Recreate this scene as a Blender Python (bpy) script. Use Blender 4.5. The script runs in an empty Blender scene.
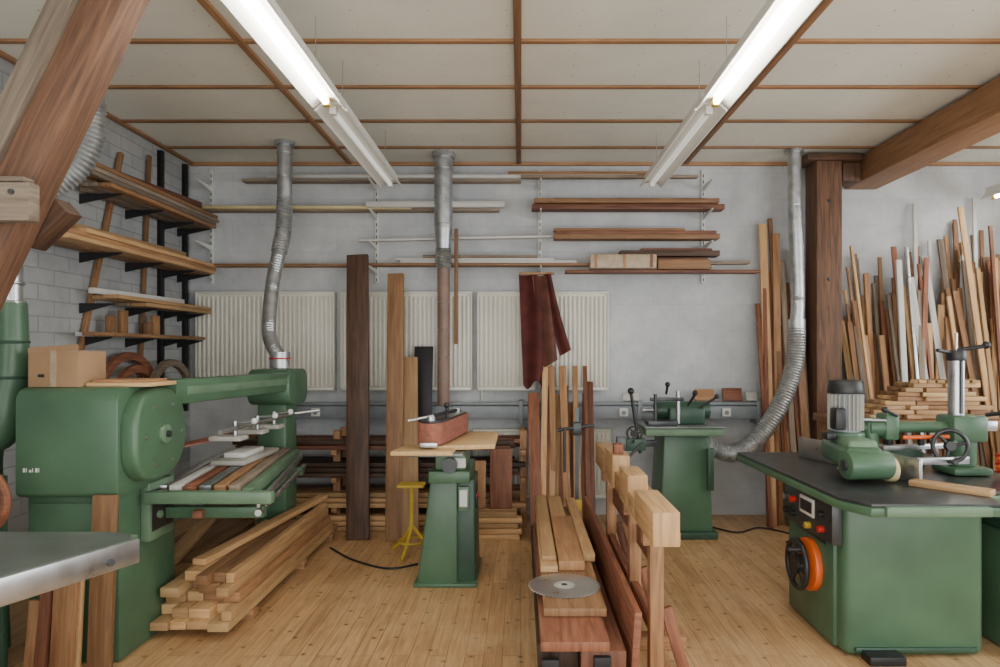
import bpy, bmesh, math, random
from mathutils import Vector, Matrix
random.seed(7)
R = random.uniform

# ------------------------------------------------------------ materials
def new_mat(name):
    m = bpy.data.materials.new(name); m.use_nodes = True
    nt = m.node_tree
    return m, nt, nt.nodes["Principled BSDF"]
def N(nt, t, **kw):
    n = nt.nodes.new(t)
    for k, v in kw.items(): setattr(n, k, v)
    return n
def ramp(nt, stops):
    r = N(nt, 'ShaderNodeValToRGB')
    e = r.color_ramp.elements
    e[0].position, e[0].color = stops[0][0], (*stops[0][1], 1)
    e[1].position, e[1].color = stops[-1][0], (*stops[-1][1], 1)
    for p, c in stops[1:-1]:
        x = e.new(p); x.color = (*c, 1)
    return r
def tint_mul(nt, colsock, lo, hi):
    a = N(nt, 'ShaderNodeAttribute', attribute_name='tint')
    mr = N(nt, 'ShaderNodeMapRange'); mr.inputs[3].default_value = lo; mr.inputs[4].default_value = hi
    nt.links.new(a.outputs['Fac'], mr.inputs[0])
    h = N(nt, 'ShaderNodeHueSaturation')
    nt.links.new(mr.outputs[0], h.inputs['Value']); nt.links.new(colsock, h.inputs['Color'])
    return h.outputs[0]
def wood(name, c1, c2, rough=.6, lo=.62, hi=1.25):
    m, nt, b = new_mat(name)
    uv = N(nt, 'ShaderNodeUVMap'); uv.uv_map = 'UVMap'
    mp = N(nt, 'ShaderNodeMapping'); mp.inputs['Scale'].default_value = (1.2, 16, 1)
    no = N(nt, 'ShaderNodeTexNoise'); no.inputs['Scale'].default_value = 2.5
    no.inputs['Detail'].default_value = 7; no.inputs['Distortion'].default_value = .8
    r = ramp(nt, [(.3, c1), (.7, c2)])
    L = nt.links.new
    L(uv.outputs[0], mp.inputs[0]); L(mp.outputs[0], no.inputs['Vector']); L(no.outputs[0], r.inputs[0])
    L(tint_mul(nt, r.outputs[0], lo, hi), b.inputs['Base Color'])
    b.inputs['Roughness'].default_value = rough
    bp = N(nt, 'ShaderNodeBump'); bp.inputs['Strength'].default_value = .2; bp.inputs['Distance'].default_value = .01
    L(no.outputs[0], bp.inputs['Height']); L(bp.outputs[0], b.inputs['Normal'])
    return m
def plain(name, c, rough=.5, metal=0., var=.12, scale=6., bump=0.):
    m, nt, b = new_mat(name); L = nt.links.new
    tc = N(nt, 'ShaderNodeTexCoord')
    no = N(nt, 'ShaderNodeTexNoise'); no.inputs['Scale'].default_value = scale; no.inputs['Detail'].default_value = 5
    L(tc.outputs['Object'], no.inputs['Vector'])
    r = ramp(nt, [(.3, tuple(x*(1-var) for x in c)), (.7, tuple(min(1, x*(1+var)) for x in c))])
    L(no.outputs[0], r.inputs[0]); L(r.outputs[0], b.inputs['Base Color'])
    r2 = N(nt, 'ShaderNodeMapRange'); r2.inputs[3].default_value = max(.05, rough-.1); r2.inputs[4].default_value = min(1, rough+.12)
    L(no.outputs[0], r2.inputs[0]); L(r2.outputs[0], b.inputs['Roughness'])
    b.inputs['Metallic'].default_value = metal
    if bump:
        bp = N(nt, 'ShaderNodeBump'); bp.inputs['Strength'].default_value = bump; bp.inputs['Distance'].default_value = .01
        L(no.outputs[0], bp.inputs['Height']); L(bp.outputs[0], b.inputs['Normal'])
    return m
def emis(name, c, s):
    m, nt, b = new_mat(name)
    b.inputs['Base Color'].default_value = (*c, 1)
    b.inputs['Emission Color'].default_value = (*c, 1); b.inputs['Emission Strength'].default_value = s
    return m

W_LIGHT = wood('pine', (.42, .235, .105), (.60, .38, .18))
W_MID = wood('oak', (.22, .105, .046), (.40, .215, .098))
W_RED = wood('mahogany', (.13, .042, .022), (.28, .11, .055))
W_DARK = wood('walnut', (.028, .014, .008), (.088, .043, .024))
W_BEAM = wood('old_beam', (.055, .026, .014), (.165, .082, .044), .7)
W_GLUE = wood('glulam', (.24, .12, .052), (.38, .205, .098), .6)
W_PLY = wood('plywood', (.48, .30, .13), (.62, .42, .21))
W_GREY = wood('weathered_board', (.16, .12, .085), (.32, .255, .19), .8)
W_WHITE = wood('primed_board', (.50, .49, .46), (.64, .62, .58), .5, .85, 1.1)
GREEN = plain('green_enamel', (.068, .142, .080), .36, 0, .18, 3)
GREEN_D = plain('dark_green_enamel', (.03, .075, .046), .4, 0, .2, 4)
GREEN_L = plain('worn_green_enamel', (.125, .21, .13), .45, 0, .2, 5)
IRON = plain('cast_iron_table', (.18, .20, .19), .33, .5, .25, 8)
IRON_D = plain('dark_iron', (.06, .066, .068), .33, .5, .3, 8)
STEEL = plain('steel', (.50, .51, .52), .3, .9, .12, 12)
GALV = plain('galvanised_duct', (.46, .48, .49), .36, .85, .22, 14, .1)
FLEX = plain('flex_hose', (.44, .46, .47), .40, .75, .2, 20, .15)
BLACK = plain('black_plastic', (.015, .015, .017), .4, 0, .3)
WHITE = plain('white_enamel', (.66, .66, .62), .45, 0, .05)
RADI = plain('radiator_enamel', (.76, .74, .65), .35, 0, .04)
TRUNK = plain('grey_trunking', (.24, .27, .29), .5, .1, .15)
ORANGE = plain('orange_plastic', (.75, .13, .02), .4)
RED = plain('red_plastic', (.55, .02, .015), .4)
YELLOW = plain('yellow_paint', (.55, .38, .04), .45)
CREAM = plain('cream_rubber', (.6, .5, .25), .6)
CARD = plain('cardboard', (.36, .22, .12), .85, 0, .08)
TAPE = plain('packing_film', (.42, .32, .22), .3, 0, .15, 20, .4)
ABRA = plain('sanding_belt', (.30, .11, .075), .85, 0, .25, 30)
MAROON = plain('maroon_leather', (.15, .035, .03), .7, 0, .35, 9, .3)
MAROON2 = plain('brown_leather', (.24, .10, .07), .7, 0, .3, 9, .3)
BROWNP = plain('brown_hose', (.22, .14, .105), .5, 0, .2)
BLKSTEEL = plain('black_steel', (.02, .02, .022), .5, .3)
LABEL = plain('label', (.72, .72, .69), .5, 0, .03)
PAD = plain('grey_felt', (.42, .41, .37), .9, 0, .15)
TUBE_ON = emis('lamp_tube_lit', (1, .96, .88), 38)
TUBE_OFF = emis('lamp_tube_dim', (.9, .9, .86), .5)
FIX = plain('fixture_enamel', (.74, .74, .69), .4, 0, .03)

def surf_wall(name, base, var, swap, bw, bh, mort, mcol, dirt=.25, bump=.35):
    m, nt, b = new_mat(name); L = nt.links.new
    tc = N(nt, 'ShaderNodeTexCoord'); sp = N(nt, 'ShaderNodeSeparateXYZ'); cb = N(nt, 'ShaderNodeCombineXYZ')
    L(tc.outputs['Object'], sp.inputs[0])
    L(sp.outputs[swap], cb.inputs[0]); L(sp.outputs[2], cb.inputs[1])
    br = N(nt, 'ShaderNodeTexBrick'); br.offset = .5
    br.inputs['Scale'].default_value = 1; br.inputs['Brick Width'].default_value = bw; br.inputs['Row Height'].default_value = bh
    br.inputs['Mortar Size'].default_value = mort; br.inputs['Mortar Smooth'].default_value = .6
    br.inputs['Color1'].default_value = (*[x*(1+var) for x in base], 1); br.inputs['Color2'].default_value = (*[x*(1-var) for x in base], 1)
    br.inputs['Mortar'].default_value = (*mcol, 1)
    L(cb.outputs[0], br.inputs['Vector'])
    no = N(nt, 'ShaderNodeTexNoise'); no.inputs['Scale'].default_value = 1.8; no.inputs['Detail'].default_value = 9; no.inputs['Roughness'].default_value = .72
    L(tc.outputs['Object'], no.inputs['Vector'])
    r = ramp(nt, [(.32, (1-dirt, 1-dirt*.95, 1-dirt*.85)), (.62, (1.0, 1.0, 1.0))]); L(no.outputs[0], r.inputs[0])
    mx = N(nt, 'ShaderNodeMixRGB', blend_type='MULTIPLY'); mx.inputs[0].default_value = 1
    L(br.outputs[0], mx.inputs[1]); L(r.outputs[0], mx.inputs[2]); L(mx.outputs[0], b.inputs['Base Color'])
    b.inputs['Roughness'].default_value = .85
    n2 = N(nt, 'ShaderNodeTexNoise'); n2.inputs['Scale'].default_value = 18; n2.inputs['Detail'].default_value = 4
    L(tc.outputs['Object'], n2.inputs['Vector'])
    ad = N(nt, 'ShaderNodeMath', operation='MULTIPLY_ADD'); ad.inputs[1].default_value = -.8
    L(br.outputs['Fac'], ad.inputs[0]); L(n2.outputs[0], ad.inputs[2])
    bp = N(nt, 'ShaderNodeBump'); bp.inputs['Strength'].default_value = bump; bp.inputs['Distance'].default_value = .012
    L(ad.outputs[0], bp.inputs['Height']); L(bp.outputs[0], b.inputs['Normal'])
    return m
M_BACK = surf_wall('painted_block_back', (.60, .615, .62), .02, 0, .5, .25, .004, (.55, .565, .57), .28, .3)
M_LEFT = surf_wall('painted_brick_left', (.42, .43, .425), .07, 1, .30, .105, .007, (.32, .325, .32), .3)

def floor_mat():
    m, nt, b = new_mat('plank_floor'); L = nt.links.new
    tc = N(nt, 'ShaderNodeTexCoord'); sp = N(nt, 'ShaderNodeSeparateXYZ'); cb = N(nt, 'ShaderNodeCombineXYZ')
    L(tc.outputs['Object'], sp.inputs[0]); L(sp.outputs[1], cb.inputs[0]); L(sp.outputs[0], cb.inputs[1])
    br = N(nt, 'ShaderNodeTexBrick'); br.offset = .37
    br.inputs['Scale'].default_value = 1; br.inputs['Brick Width'].default_value = 1.7; br.inputs['Row Height'].default_value = .095
    br.inputs['Mortar Size'].default_value = .0018; br.inputs['Mortar Smooth'].default_value = .3; br.inputs['Bias'].default_value = 0
    br.inputs['Color1'].default_value = (.66, .42, .205, 1); br.inputs['Color2'].default_value = (.51, .30, .14, 1)
    br.inputs['Mortar'].default_value = (.18, .095, .04, 1)
    L(cb.outputs[0], br.inputs['Vector'])
    mp = N(nt, 'ShaderNodeMapping'); mp.inputs['Scale'].default_value = (1.5, 22, 1); L(cb.outputs[0], mp.inputs[0])
    no = N(nt, 'ShaderNodeTexNoise'); no.inputs['Scale'].default_value = 2; no.inputs['Detail'].default_value = 8; no.inputs['Distortion'].default_value = 1
    L(mp.outputs[0], no.inputs['Vector'])
    r = ramp(nt, [(.3, (.70, .65, .60)), (.7, (1.1, 1.1, 1.1))]); L(no.outputs[0], r.inputs[0])
    mx = N(nt, 'ShaderNodeMixRGB', blend_type='MULTIPLY'); mx.inputs[0].default_value = 1
    L(br.outputs[0], mx.inputs[1]); L(r.outputs[0], mx.inputs[2])
    vo = N(nt, 'ShaderNodeTexVoronoi'); vo.voronoi_dimensions = '2D'; vo.inputs['Scale'].default_value = 5.2; L(tc.outputs['Object'], vo.inputs['Vector'])
    rk = ramp(nt, [(.035, (.30, .20, .13)), (.09, (1, 1, 1))]); L(vo.outputs['Distance'], rk.inputs[0])
    m3 = N(nt, 'ShaderNodeMixRGB', blend_type='MULTIPLY'); m3.inputs[0].default_value = .85
    L(mx.outputs[0], m3.inputs[1]); L(rk.outputs[0], m3.inputs[2])
    n2 = N(nt, 'ShaderNodeTexNoise'); n2.inputs['Scale'].default_value = 1.3; n2.inputs['Detail'].default_value = 9; n2.inputs['Roughness'].default_value = .75
    L(tc.outputs['Object'], n2.inputs['Vector'])
    r2 = ramp(nt, [(.46, (0, 0, 0)), (.72, (.65, .65, .65))]); L(n2.outputs[0], r2.inputs[0])
    m2 = N(nt, 'ShaderNodeMixRGB'); m2.inputs[2].default_value = (.74, .54, .31, 1)
    L(r2.outputs[0], m2.inputs[0]); L(m3.outputs[0], m2.inputs[1]); L(m2.outputs[0], b.inputs['Base Color'])
    b.inputs['Roughness'].default_value = .42
    bp = N(nt, 'ShaderNodeBump'); bp.inputs['Strength'].default_value = .35; bp.inputs['Distance'].default_value = .004; bp.invert = True
    L(br.outputs['Fac'], bp.inputs['Height']); L(bp.outputs[0], b.inputs['Normal'])
    return m
M_FLOOR = floor_mat()
M_CEIL = plain('fibreboard_ceiling', (.74, .745, .67), .9, 0, .06, 1.5)

# ------------------------------------------------------------ builder
class B:
    def __init__(s, name):
        s.name = name; s.bm = bmesh.new(); s.uv = s.bm.loops.layers.uv.new('UVMap')
        s.tl = s.bm.loops.layers.float_color.new('tint'); s.mats = []
    def mi(s, m):
        if m not in s.mats: s.mats.append(m)
        return s.mats.index(m)
    def add(s, tb, M, mat, la=0, tint=None):
        if tint is None: tint = R(0, 1)
        o1, o2 = R(0, 50), R(0, 50)
        k = s.mi(mat); mp = {}
        tb.normal_update()
        for v in tb.verts: mp[v] = s.bm.verts.new(M @ v.co)
        for f in tb.faces:
            try: nf = s.bm.faces.new([mp[v] for v in f.verts])
            except ValueError: continue
            nf.material_index = k; nf.smooth = True
            n = f.normal; ax = max(range(3), key=lambda i: abs(n[i]))
            if ax != la: a = la; b = 3-la-ax
            else: a = (la+1) % 3; b = (la+2) % 3
            for l, ol in zip(nf.loops, f.loops):
                c = ol.vert.co
                l[s.uv].uv = (c[a]+o1, c[b]+o2); l[s.tl] = (tint, tint, tint, 1)
        tb.free()
    def boxM(s, size, M, mat, bev=0, seg=2, tint=None):
        tb = bmesh.new(); bmesh.ops.create_cube(tb, size=1)
        for v in tb.verts: v.co = Vector((v.co[i]*size[i] for i in range(3)))
        if bev: bmesh.ops.bevel(tb, geom=tb.edges[:], offset=min(bev, min(size)*.45), segments=seg, profile=.5, affect='EDGES')
        s.add(tb, M, mat, max(range(3), key=lambda i: size[i]), tint)
    def bx(s, x0, x1, y0, y1, z0, z1, mat, bev=0, seg=2, tint=None):
        s.boxM((abs(x1-x0), abs(y1-y0), abs(z1-z0)), Matrix.Translation(((x0+x1)/2, (y0+y1)/2, (z0+z1)/2)), mat, bev, seg, tint)
    def bar(s, p0, p1, w, t, mat, up=(0, 0, 1), bev=0, tint=None):
        p0, p1 = Vector(p0), Vector(p1); d = p1-p0; L = d.length; x = d.normalized()
        y = Vector(up).cross(x)
        if y.length < 1e-4: y = Vector((0, 1, 0)).cross(x)
        y.normalize(); z = x.cross(y)
        M = Matrix((x, y, z)).transposed().to_4x4(); M.translation = (p0+p1)/2
        s.boxM((L, w, t), M, mat, bev, 2, tint)
    def cyl(s, p0, p1, r, mat, r1=None, seg=24, bev=0):
        p0, p1 = Vector(p0), Vector(p1); d = p1-p0
        tb = bmesh.new()
        bmesh.ops.create_cone(tb, cap_ends=True, segments=seg, radius1=r, radius2=r if r1 is None else r1, depth=d.length)
        if bev:
            ed = [e for e in tb.edges if abs(e.verts[0].co.z-e.verts[1].co.z) < 1e-5]
            bmesh.ops.bevel(tb, geom=ed, offset=bev, segments=2, profile=.5, affect='EDGES')
        M = d.to_track_quat('Z', 'Y').to_matrix().to_4x4(); M.translation = (p0+p1)/2
        s.add(tb, M, mat, 2)
    def prism(s, poly, axis, a0, a1, mat, bev=0, seg=2, tint=None):
        tb = bmesh.new()
        def mk(p, a): return {'z': (p[0], p[1], a), 'x': (a, p[0], p[1]), 'y': (p[0], a, p[1])}[axis]
        lo = [tb.verts.new(mk(p, a0)) for p in poly]; hi = [tb.verts.new(mk(p, a1)) for p in poly]
        n = len(poly)
        tb.faces.new(lo); tb.faces.new(hi[::-1])
        for i in range(n): tb.faces.new([lo[i], hi[i], hi[(i+1) % n], lo[(i+1) % n]])
        bmesh.ops.recalc_face_normals(tb, faces=tb.faces[:])
        if bev:
            bmesh.ops.bevel(tb, geom=[e for e in tb.edges if len(e.link_faces) == 2 and e.calc_face_angle(0) > .5], offset=bev, segments=seg, profile=.5, affect='EDGES')
        s.add(tb, Matrix.Identity(4), mat, 'xyz'.index(axis), tint)
    def tube(s, pts, r, mat, ripple=0, seg=16, step=None, taper=None):
        P = [Vector(p) for p in pts]
        Q = [P[0]*2-P[1]]+P+[P[-1]*2-P[-2]]
        path = []
        step = step or (.012 if ripple else .03)
        for i in range(1, len(Q)-2):
            n = max(2, int((Q[i+1]-Q[i]).length/step))
            for k in range(n):
                t = k/n; a, b, c, d = Q[i-1], Q[i], Q[i+1], Q[i+2]
                path.append(.5*((2*b)+(c-a)*t+(2*a-5*b+4*c-d)*t*t+(3*b-a-3*c+d)*t**3))
        path.append(P[-1])
        tb = bmesh.new(); rings = []; prev = None
        for i, p in enumerate(path):
            t = (path[min(i+1, len(path)-1)]-path[max(i-1, 0)]).normalized()
            if prev is None: u = t.orthogonal().normalized()
            else: u = (prev-t*prev.dot(t)).normalized()
            prev = u; w = t.cross(u)
            rr = r if taper is None else r+(taper-r)*i/(len(path)-1)
            if ripple and i % 2: rr -= ripple
            rings.append([tb.verts.new(p+(u*math.cos(a)+w*math.sin(a))*rr) for a in [2*math.pi*k/seg for k in range(seg)]])
        for a, b in zip(rings, rings[1:]):
            for k in range(seg): tb.faces.new([a[k], a[(k+1) % seg], b[(k+1) % seg], b[k]])
        tb.faces.new(rings[0][::-1]); tb.faces.new(rings[-1])
        s.add(tb, Matrix.Identity(4), mat, 2)
    def torus(s, c, axis, Rr, r, mat, seg=32, rs=10):
        tb = bmesh.new(); rings = []
        for i in range(seg):
            a = 2*math.pi*i/seg; e = Vector((math.cos(a), math.sin(a), 0))
            rings.append([tb.verts.new(e*(Rr+r*math.cos(b))+Vector((0, 0, r*math.sin(b)))) for b in [2*math.pi*k/rs for k in range(rs)]])
        for i in range(seg):
            a, b = rings[i], rings[(i+1) % seg]
            for k in range(rs): tb.faces.new([a[k], b[k], b[(k+1) % rs], a[(k+1) % rs]])
        M = Vector(axis).to_track_quat('Z', 'Y').to_matrix().to_4x4(); M.translation = Vector(c)
        s.add(tb, M, mat)
    def ball(s, c, r, mat, sc=(1, 1, 1)):
        tb = bmesh.new(); bmesh.ops.create_uvsphere(tb, u_segments=16, v_segments=10, radius=r)
        s.add(tb, Matrix.Translation(c) @ Matrix.Diagonal((*sc, 1)), mat)
    def wheel(s, c, axis, Rr, mat, r=.012, spokes=3, hub=.03, handle=True):
        a = Vector(axis).normalized(); u = a.orthogonal().normalized(); w = a.cross(u); c = Vector(c)
        s.torus(c, a, Rr, r, mat)
        s.cyl(c-a*.03, c+a*.02, hub, mat)
        for k in range(spokes):
            t = 2*math.pi*k/spokes+.5
            s.cyl(c, c+(u*math.cos(t)+w*math.sin(t))*Rr, r*.7, mat, seg=10)
        if handle:
            h = c+(u*.7+w*.7)*Rr; s.cyl(h, h+a*.08, .012, BLACK, seg=12)
    def sheet(s, f, nu, nv, mat, th=.006):
        tb = bmesh.new()
        g = [[tb.verts.new(Vector(f(i/nu, j/nv))) for j in range(nv+1)] for i in range(nu+1)]
        for i in range(nu):
            for j in range(nv): tb.faces.new([g[i][j], g[i+1][j], g[i+1][j+1], g[i][j+1]])
        bmesh.ops.solidify(tb, geom=tb.faces[:], thickness=th)
        s.add(tb, Matrix.Identity(4), mat)
    def done(s):
        me = bpy.data.meshes.new(s.name); s.bm.normal_update()
        s.bm.to_mesh(me); s.bm.free()
        for m in s.mats: me.materials.append(m)
        try: me.set_sharp_from_angle(angle=math.radians(32))
        except Exception: pass
        o = bpy.data.objects.new(s.name, me); bpy.context.scene.collection.objects.link(o)
        return o

BY = 6.35; LX = -3.15; RX = 6.0; CZ = 3.35; FY = -1.5
# ------------------------------------------------------------ room
b = B('floor'); b.bx(LX-.1, RX+.1, FY, BY+.1, -.1, 0, M_FLOOR); b.done()
b = B('ceiling'); b.bx(LX-.1, RX+.1, FY, BY+.1, CZ, CZ+.1, M_CEIL); b.done()
b = B('wall_back'); b.bx(LX-.1, RX+.1, BY, BY+.1, 0, CZ, M_BACK); b.done()
b = B('wall_left'); b.bx(LX-.1, LX, FY, BY, 0, CZ, M_LEFT); b.done()
b = B('wall_right'); b.bx(RX, RX+.1, FY, BY, 0, CZ, M_BACK); b.done()
b = B('trim_1')   # ceiling battens
for i in range(9):
    y = 5.84-.665*i
    b.bx(LX, RX, y-.02, y+.02, CZ-.016, CZ-.001, W_GLUE, .003)
    for k in range(22):
        x = LX+.2+k*.41
        for dy in (-.17, .17, .33): b.cyl((x, y+dy, CZ-.003), (x, y+dy, CZ-.0005), .0045, STEEL, seg=8)
for x in (LX+.03, -1.62, -.02, 1.56, 4.6):
    b.bx(x-.022, x+.022, FY, BY, CZ-.022, CZ-.001, W_GLUE, .003)
b.bx(LX, RX, BY-.04, BY, CZ-.03, CZ-.001, W_GLUE)
b.done()

b = B('ceiling_beam'); b.bx(3.07, 3.37, FY, 6.33, 3.09, 3.325, W_GLUE, .01, tint=.7); b.done()
b = B('timber_post')
b.bx(2.64, 2.87, 5.95, 6.2, 0, 3.26, W_BEAM, .012, tint=.8); b.bx(2.55, 3.05, 5.93, 6.22, 3.26, 3.325, W_BEAM, .012, tint=.3)
b.bx(2.90, 3.06, 6.0, 6.2, 3.09, 3.255, W_BEAM, .006)
for z in (1.2, 2.2, 2.9): b.cyl((2.755, 5.95, z), (2.755, 5.935, z), .014, IRON_D, seg=6)
b.done()

# diagonal truss members in the left foreground
b = B('roof_truss_brace')
b.bar((-1.292, 2.5, 3.34), (-2.90, 2.5, .0), .145, .13, W_BEAM, (0, 1, 0), .008, tint=.9)
b.bar((-1.422, 2.49, 3.34), (-2.34, 2.49, 1.43), .088, .16, W_GREY, (0, 1, 0), .006, tint=0)
b.bx(-2.35, -1.72, 2.33, 2.385, 2.01, 2.145, W_GREY, .005, tint=.2)
b.bx(-2.35, -1.74, 2.33, 2.385, 2.148, 2.165, W_GREY, .003, tint=.0)
b.bar((-1.93, 2.62, 1.98), (-1.78, 2.62, 2.12), .08, .1, W_BEAM, (0, 1, 0), .005, tint=.1)
for p in ((-1.78, 2.11), (-1.84, 2.05)): b.cyl((p[0], 2.335, p[1]), (p[0], 2.322, p[1]), .010, IRON_D, seg=8)
b.done()

# ------------------------------------------------------------ lamps
def lamp(x, segs, nm='fluorescent_ceiling_lamp'):
    for (y0, y1, lit) in segs:
        b = B(nm)
        z = 2.95
        b.prism([(x-.05, z+.10), (x+.05, z+.10), (x+.055, z+.045), (x+.10, z+.0), (x+.09, z-.005), (x+.045, z+.035), (x-.045, z+.035), (x-.09, z-.005), (x-.10, z+.0), (x-.055, z+.045)], 'y', y0, y1, FIX)
        b.cyl((x, y0+.07, z+.01), (x, y1-.07, z+.01), .018, TUBE_ON if lit else TUBE_OFF, seg=16)
        for yy in (y0+.05, y1-.05):
            b.bx(x-.02, x+.02, yy-.02, yy+.02, z-.01, z+.04, YELLOW if lit else FIX, .003)
        for yy in (y0+.25, y1-.25):
            b.cyl((x, yy, z+.1), (x, yy, CZ-.002), .002, STEEL, seg=8)
        b.done()
lamp(-1.1, [(3.86, 5.66, 0), (2.3, 3.82, 1), (.3, 1.82, 1)])
lamp(1.1, [(3.86, 5.66, 0), (2.3, 3.82, 1), (.3, 1.82, 1)])
lamp(4.3, [(4.9, 6.1, 1), (2.3, 3.82, 1)])

# ------------------------------------------------------------ radiators
def radiator(x0, x1, z0, z1):
    b = B('panel_radiator')
    b.bx(x0, x1, 6.262, 6.275, z0, z1, RADI, .004)
    n = int((x1-x0)/.042); w = (x1-x0-.03)/n
    for i in range(n):
        x = x0+.015+i*w
        b.bx(x+w*.18, x+w*.82, 6.238, 6.264, z0+.035, z1-.035, RADI, .01, 3)
    b.bx(x0, x1, 6.235, 6.32, z1-.012, z1+.005, RADI, .003); b.bx(x0, x1, 6.238, 6.275, z0, z0+.03, RADI, .004); b.bx(x0, x0+.012, 6.238, 6.32, z0, z1, RADI, .003); b.bx(x1-.012, x1, 6.238, 6.32, z0, z1, RADI, .003)
    for x in (x0+.15, x1-.15): b.bx(x-.02, x+.02, 6.272, 6.349, z0+.1, z1-.1, RADI)
    b.cyl((x0+.04, 6.3, z0-.1), (x0+.04, 6.3, z0+.1), .01, RADI, seg=10)
    b.done()
for a in ((-3.05, -1.75), (-1.69, -.46), (-.41, .135), (.22, .82)): radiator(a[0], a[1], 1.19, 2.11)
for a in ((-.45, .1), (.2, .84)): radiator(a[0], a[1], .18, .82)

b = B('dust_extraction_trunk')
b.bx(-2.3, 2.3, 6.17, 6.33, .93, 1.05, TRUNK, .006)
b.bx(-2.3, 2.3, 6.16, 6.22, 1.06, 1.085, TRUNK, .004)
for x in (-2.2, -1.1, .0, 1.1, 2.2): b.bx(x-.02, x+.02, 6.15, 6.34, .88, 1.1, TRUNK, .003)
for x in (-1.9, .95, 1.9): b.bx(x-.04, x+.04, 6.155, 6.172, .955, 1.03, LABEL, .004); b.cyl((x, 6.156, .99), (x, 6.15, .99), .02, TRUNK, seg=14)
b.done()

# ------------------------------------------------------------ wall timber rack
b = B('wall_timber_rack')
for u in (-2.94, -1.37, .18, 1.73):
    b.bx(u-.018, u+.018, 6.325, 6.348, 2.2, 3.28, WHITE, .003)
    for k in range(18): b.bx(u-.004, u+.004, 6.322, 6.327, 2.22+k*.058, 2.25+k*.058, BLKSTEEL)
    for z in (3.12, 2.85, 2.56, 2.33):
        b.prism([(6.33, z), (6.33, z-.05), (6.02, z-.012), (6.02, z)], 'x', u-.006, u+.006, WHITE)
def rb(x0, x1, y, z0, z1, m, d=.1, dz=0, tint=None):
    b.bar((x0, y, (z0+z1)/2), (x1, y, (z0+z1)/2+dz), d, z1-z0, m, bev=.003, tint=tint)
rb(-2.58, .0, 6.2, 3.125, 3.15, W_GREY); rb(-2.3, 1.05, 6.08, 3.13, 3.16, W_WHITE, .08, tint=.4); rb(-.12, 1.2, 6.15, 3.162, 3.205, W_MID); rb(0, 1.6, 6.05, 3.125, 3.15, W_GREY, .06)
rb(-3.08, -.2, 6.2, 2.853, 2.885, W_GREY); rb(-3.0, -1.0, 6.08, 2.853, 2.88, CREAM, .05); rb(-1.4, -.15, 6.05, 2.86, 2.91, W_WHITE, .07)
rb(.1, 1.86, 6.15, 2.853, 2.90, W_RED, .14); rb(.12, 1.8, 6.1, 2.905, 2.945, W_MID, .12, tint=.2); rb(.3, 1.7, 6.2, 2.948, 2.97, W_DARK, .12)
rb(-1.5, .3, 6.15, 2.565, 2.585, W_WHITE, .06, .04); rb(.3, 1.8, 6.1, 2.575, 2.62, W_MID, .14); rb(.32, 1.78, 6.12, 2.625, 2.655, W_RED, .12); rb(.3, 1.5, 6.15, 2.66, 2.685, W_MID, .1)
rb(-3.1, -1.4, 6.15, 2.333, 2.36, W_MID, .1, tint=.2); rb(-1.45, .9, 6.1, 2.333, 2.355, W_MID, .14); rb(-1.1, .5, 6.12, 2.36, 2.385, W_WHITE, .12); rb(-1.15, .3, 6.15, 2.388, 2.41, W_WHITE, .1); rb(-.9, .15, 6.15, 2.412, 2.44, W_GREY, .1)
rb(.4, 2.15, 6.05, 2.262, 2.29, W_RED, .12); rb(.7, 2.1, 6.15, 2.34, 2.37, W_GREY, .1, .02); rb(.9, 1.7, 6.12, 2.375, 2.41, W_RED, .12); rb(.9, 1.8, 6.1, 2.42, 2.47, W_DARK, .14); rb(1.1, 1.75, 6.15, 2.475, 2.5, W_RED, .1)
b.bx(.62, 1.22, 5.98, 6.1, 2.30, 2.43, TAPE, .012, 3)
for k in (0, 2.6, 5): b.bx(.66+k*.1, .685+k*.1, 5.974, 5.985, 2.31, 2.425, W_MID, .002)
b.bx(1.23, 1.7, 5.97, 6.04, 2.295, 2.38, W_MID, .004)
b.done()

b = B('hanging_leather_apron')
def f1(u, v): return (-.02+.04*v+u*(.17+.03*math.sin(3*v)), 6.06+.035*math.sin(u*5+v)-.02*v, 2.25-v*(1.0+.04*math.sin(u*7)))
def f2(u, v): return (.20+.10*v+.05*v*v+u*(.07+.03*v), 5.99+.02*math.sin(u*5+1), 2.25-v*(.74-.06*u))
def f3(u, v): return (.10+.10*v+u*.13, 6.02+.03*math.sin(u*4+2*v), 2.24-v*(.84-.08*u))
b.sheet(f1, 16, 16, MAROON); b.sheet(f2, 12, 12, MAROON); b.sheet(f3, 10, 10, MAROON2)
b.cyl((-.02, 6.04, 2.26), (.3, 6.04, 2.26), .012, W_MID, seg=10)
b.cyl((.14, 6.04, 2.26), (.14, 6.34, 2.26), .006, STEEL, seg=8)
b.done()
b = B('hanging_stick'); b.bx(-.6, -.565, 5.98, 6.01, 1.62, 2.66, W_MID, .004, tint=0); b.cyl((-.582, 6.0, 2.63), (-.582, 6.34, 2.63), .006, STEEL); b.done()

# ------------------------------------------------------------ ducts
b = B('extraction_duct')   # left
X = -2.02; Y = 5.7
b.cyl((X, Y, 3.348), (X, Y, 3.31), .085, GALV); b.cyl((X, Y, 3.32), (X, Y, 2.85), .062, GALV)
for z in (3.25, 3.05, 2.86): b.torus((X, Y, z), (0, 0, 1), .063, .006, GALV)
b.tube([(X, Y, 2.86), (X-.01, Y, 2.6), (X-.03, Y-.05, 2.4)], .07, FLEX, .008)
b.tube([(X-.03, Y-.05, 2.4), (X-.05, Y-.15, 2.1), (X-.02, Y-.3, 1.7), (-1.92, 5.3, 1.5), (-1.88, 5.2, 1.43)], .058, GALV, .0035)
b.cyl((-1.88, 5.2, 1.425), (-1.88, 5.2, 1.55), .075, GALV)
b.torus((-1.88, 5.2, 1.5), (0, 0, 1), .076, .006, RED)
b.done()
b = B('extraction_duct')   # centre
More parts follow.
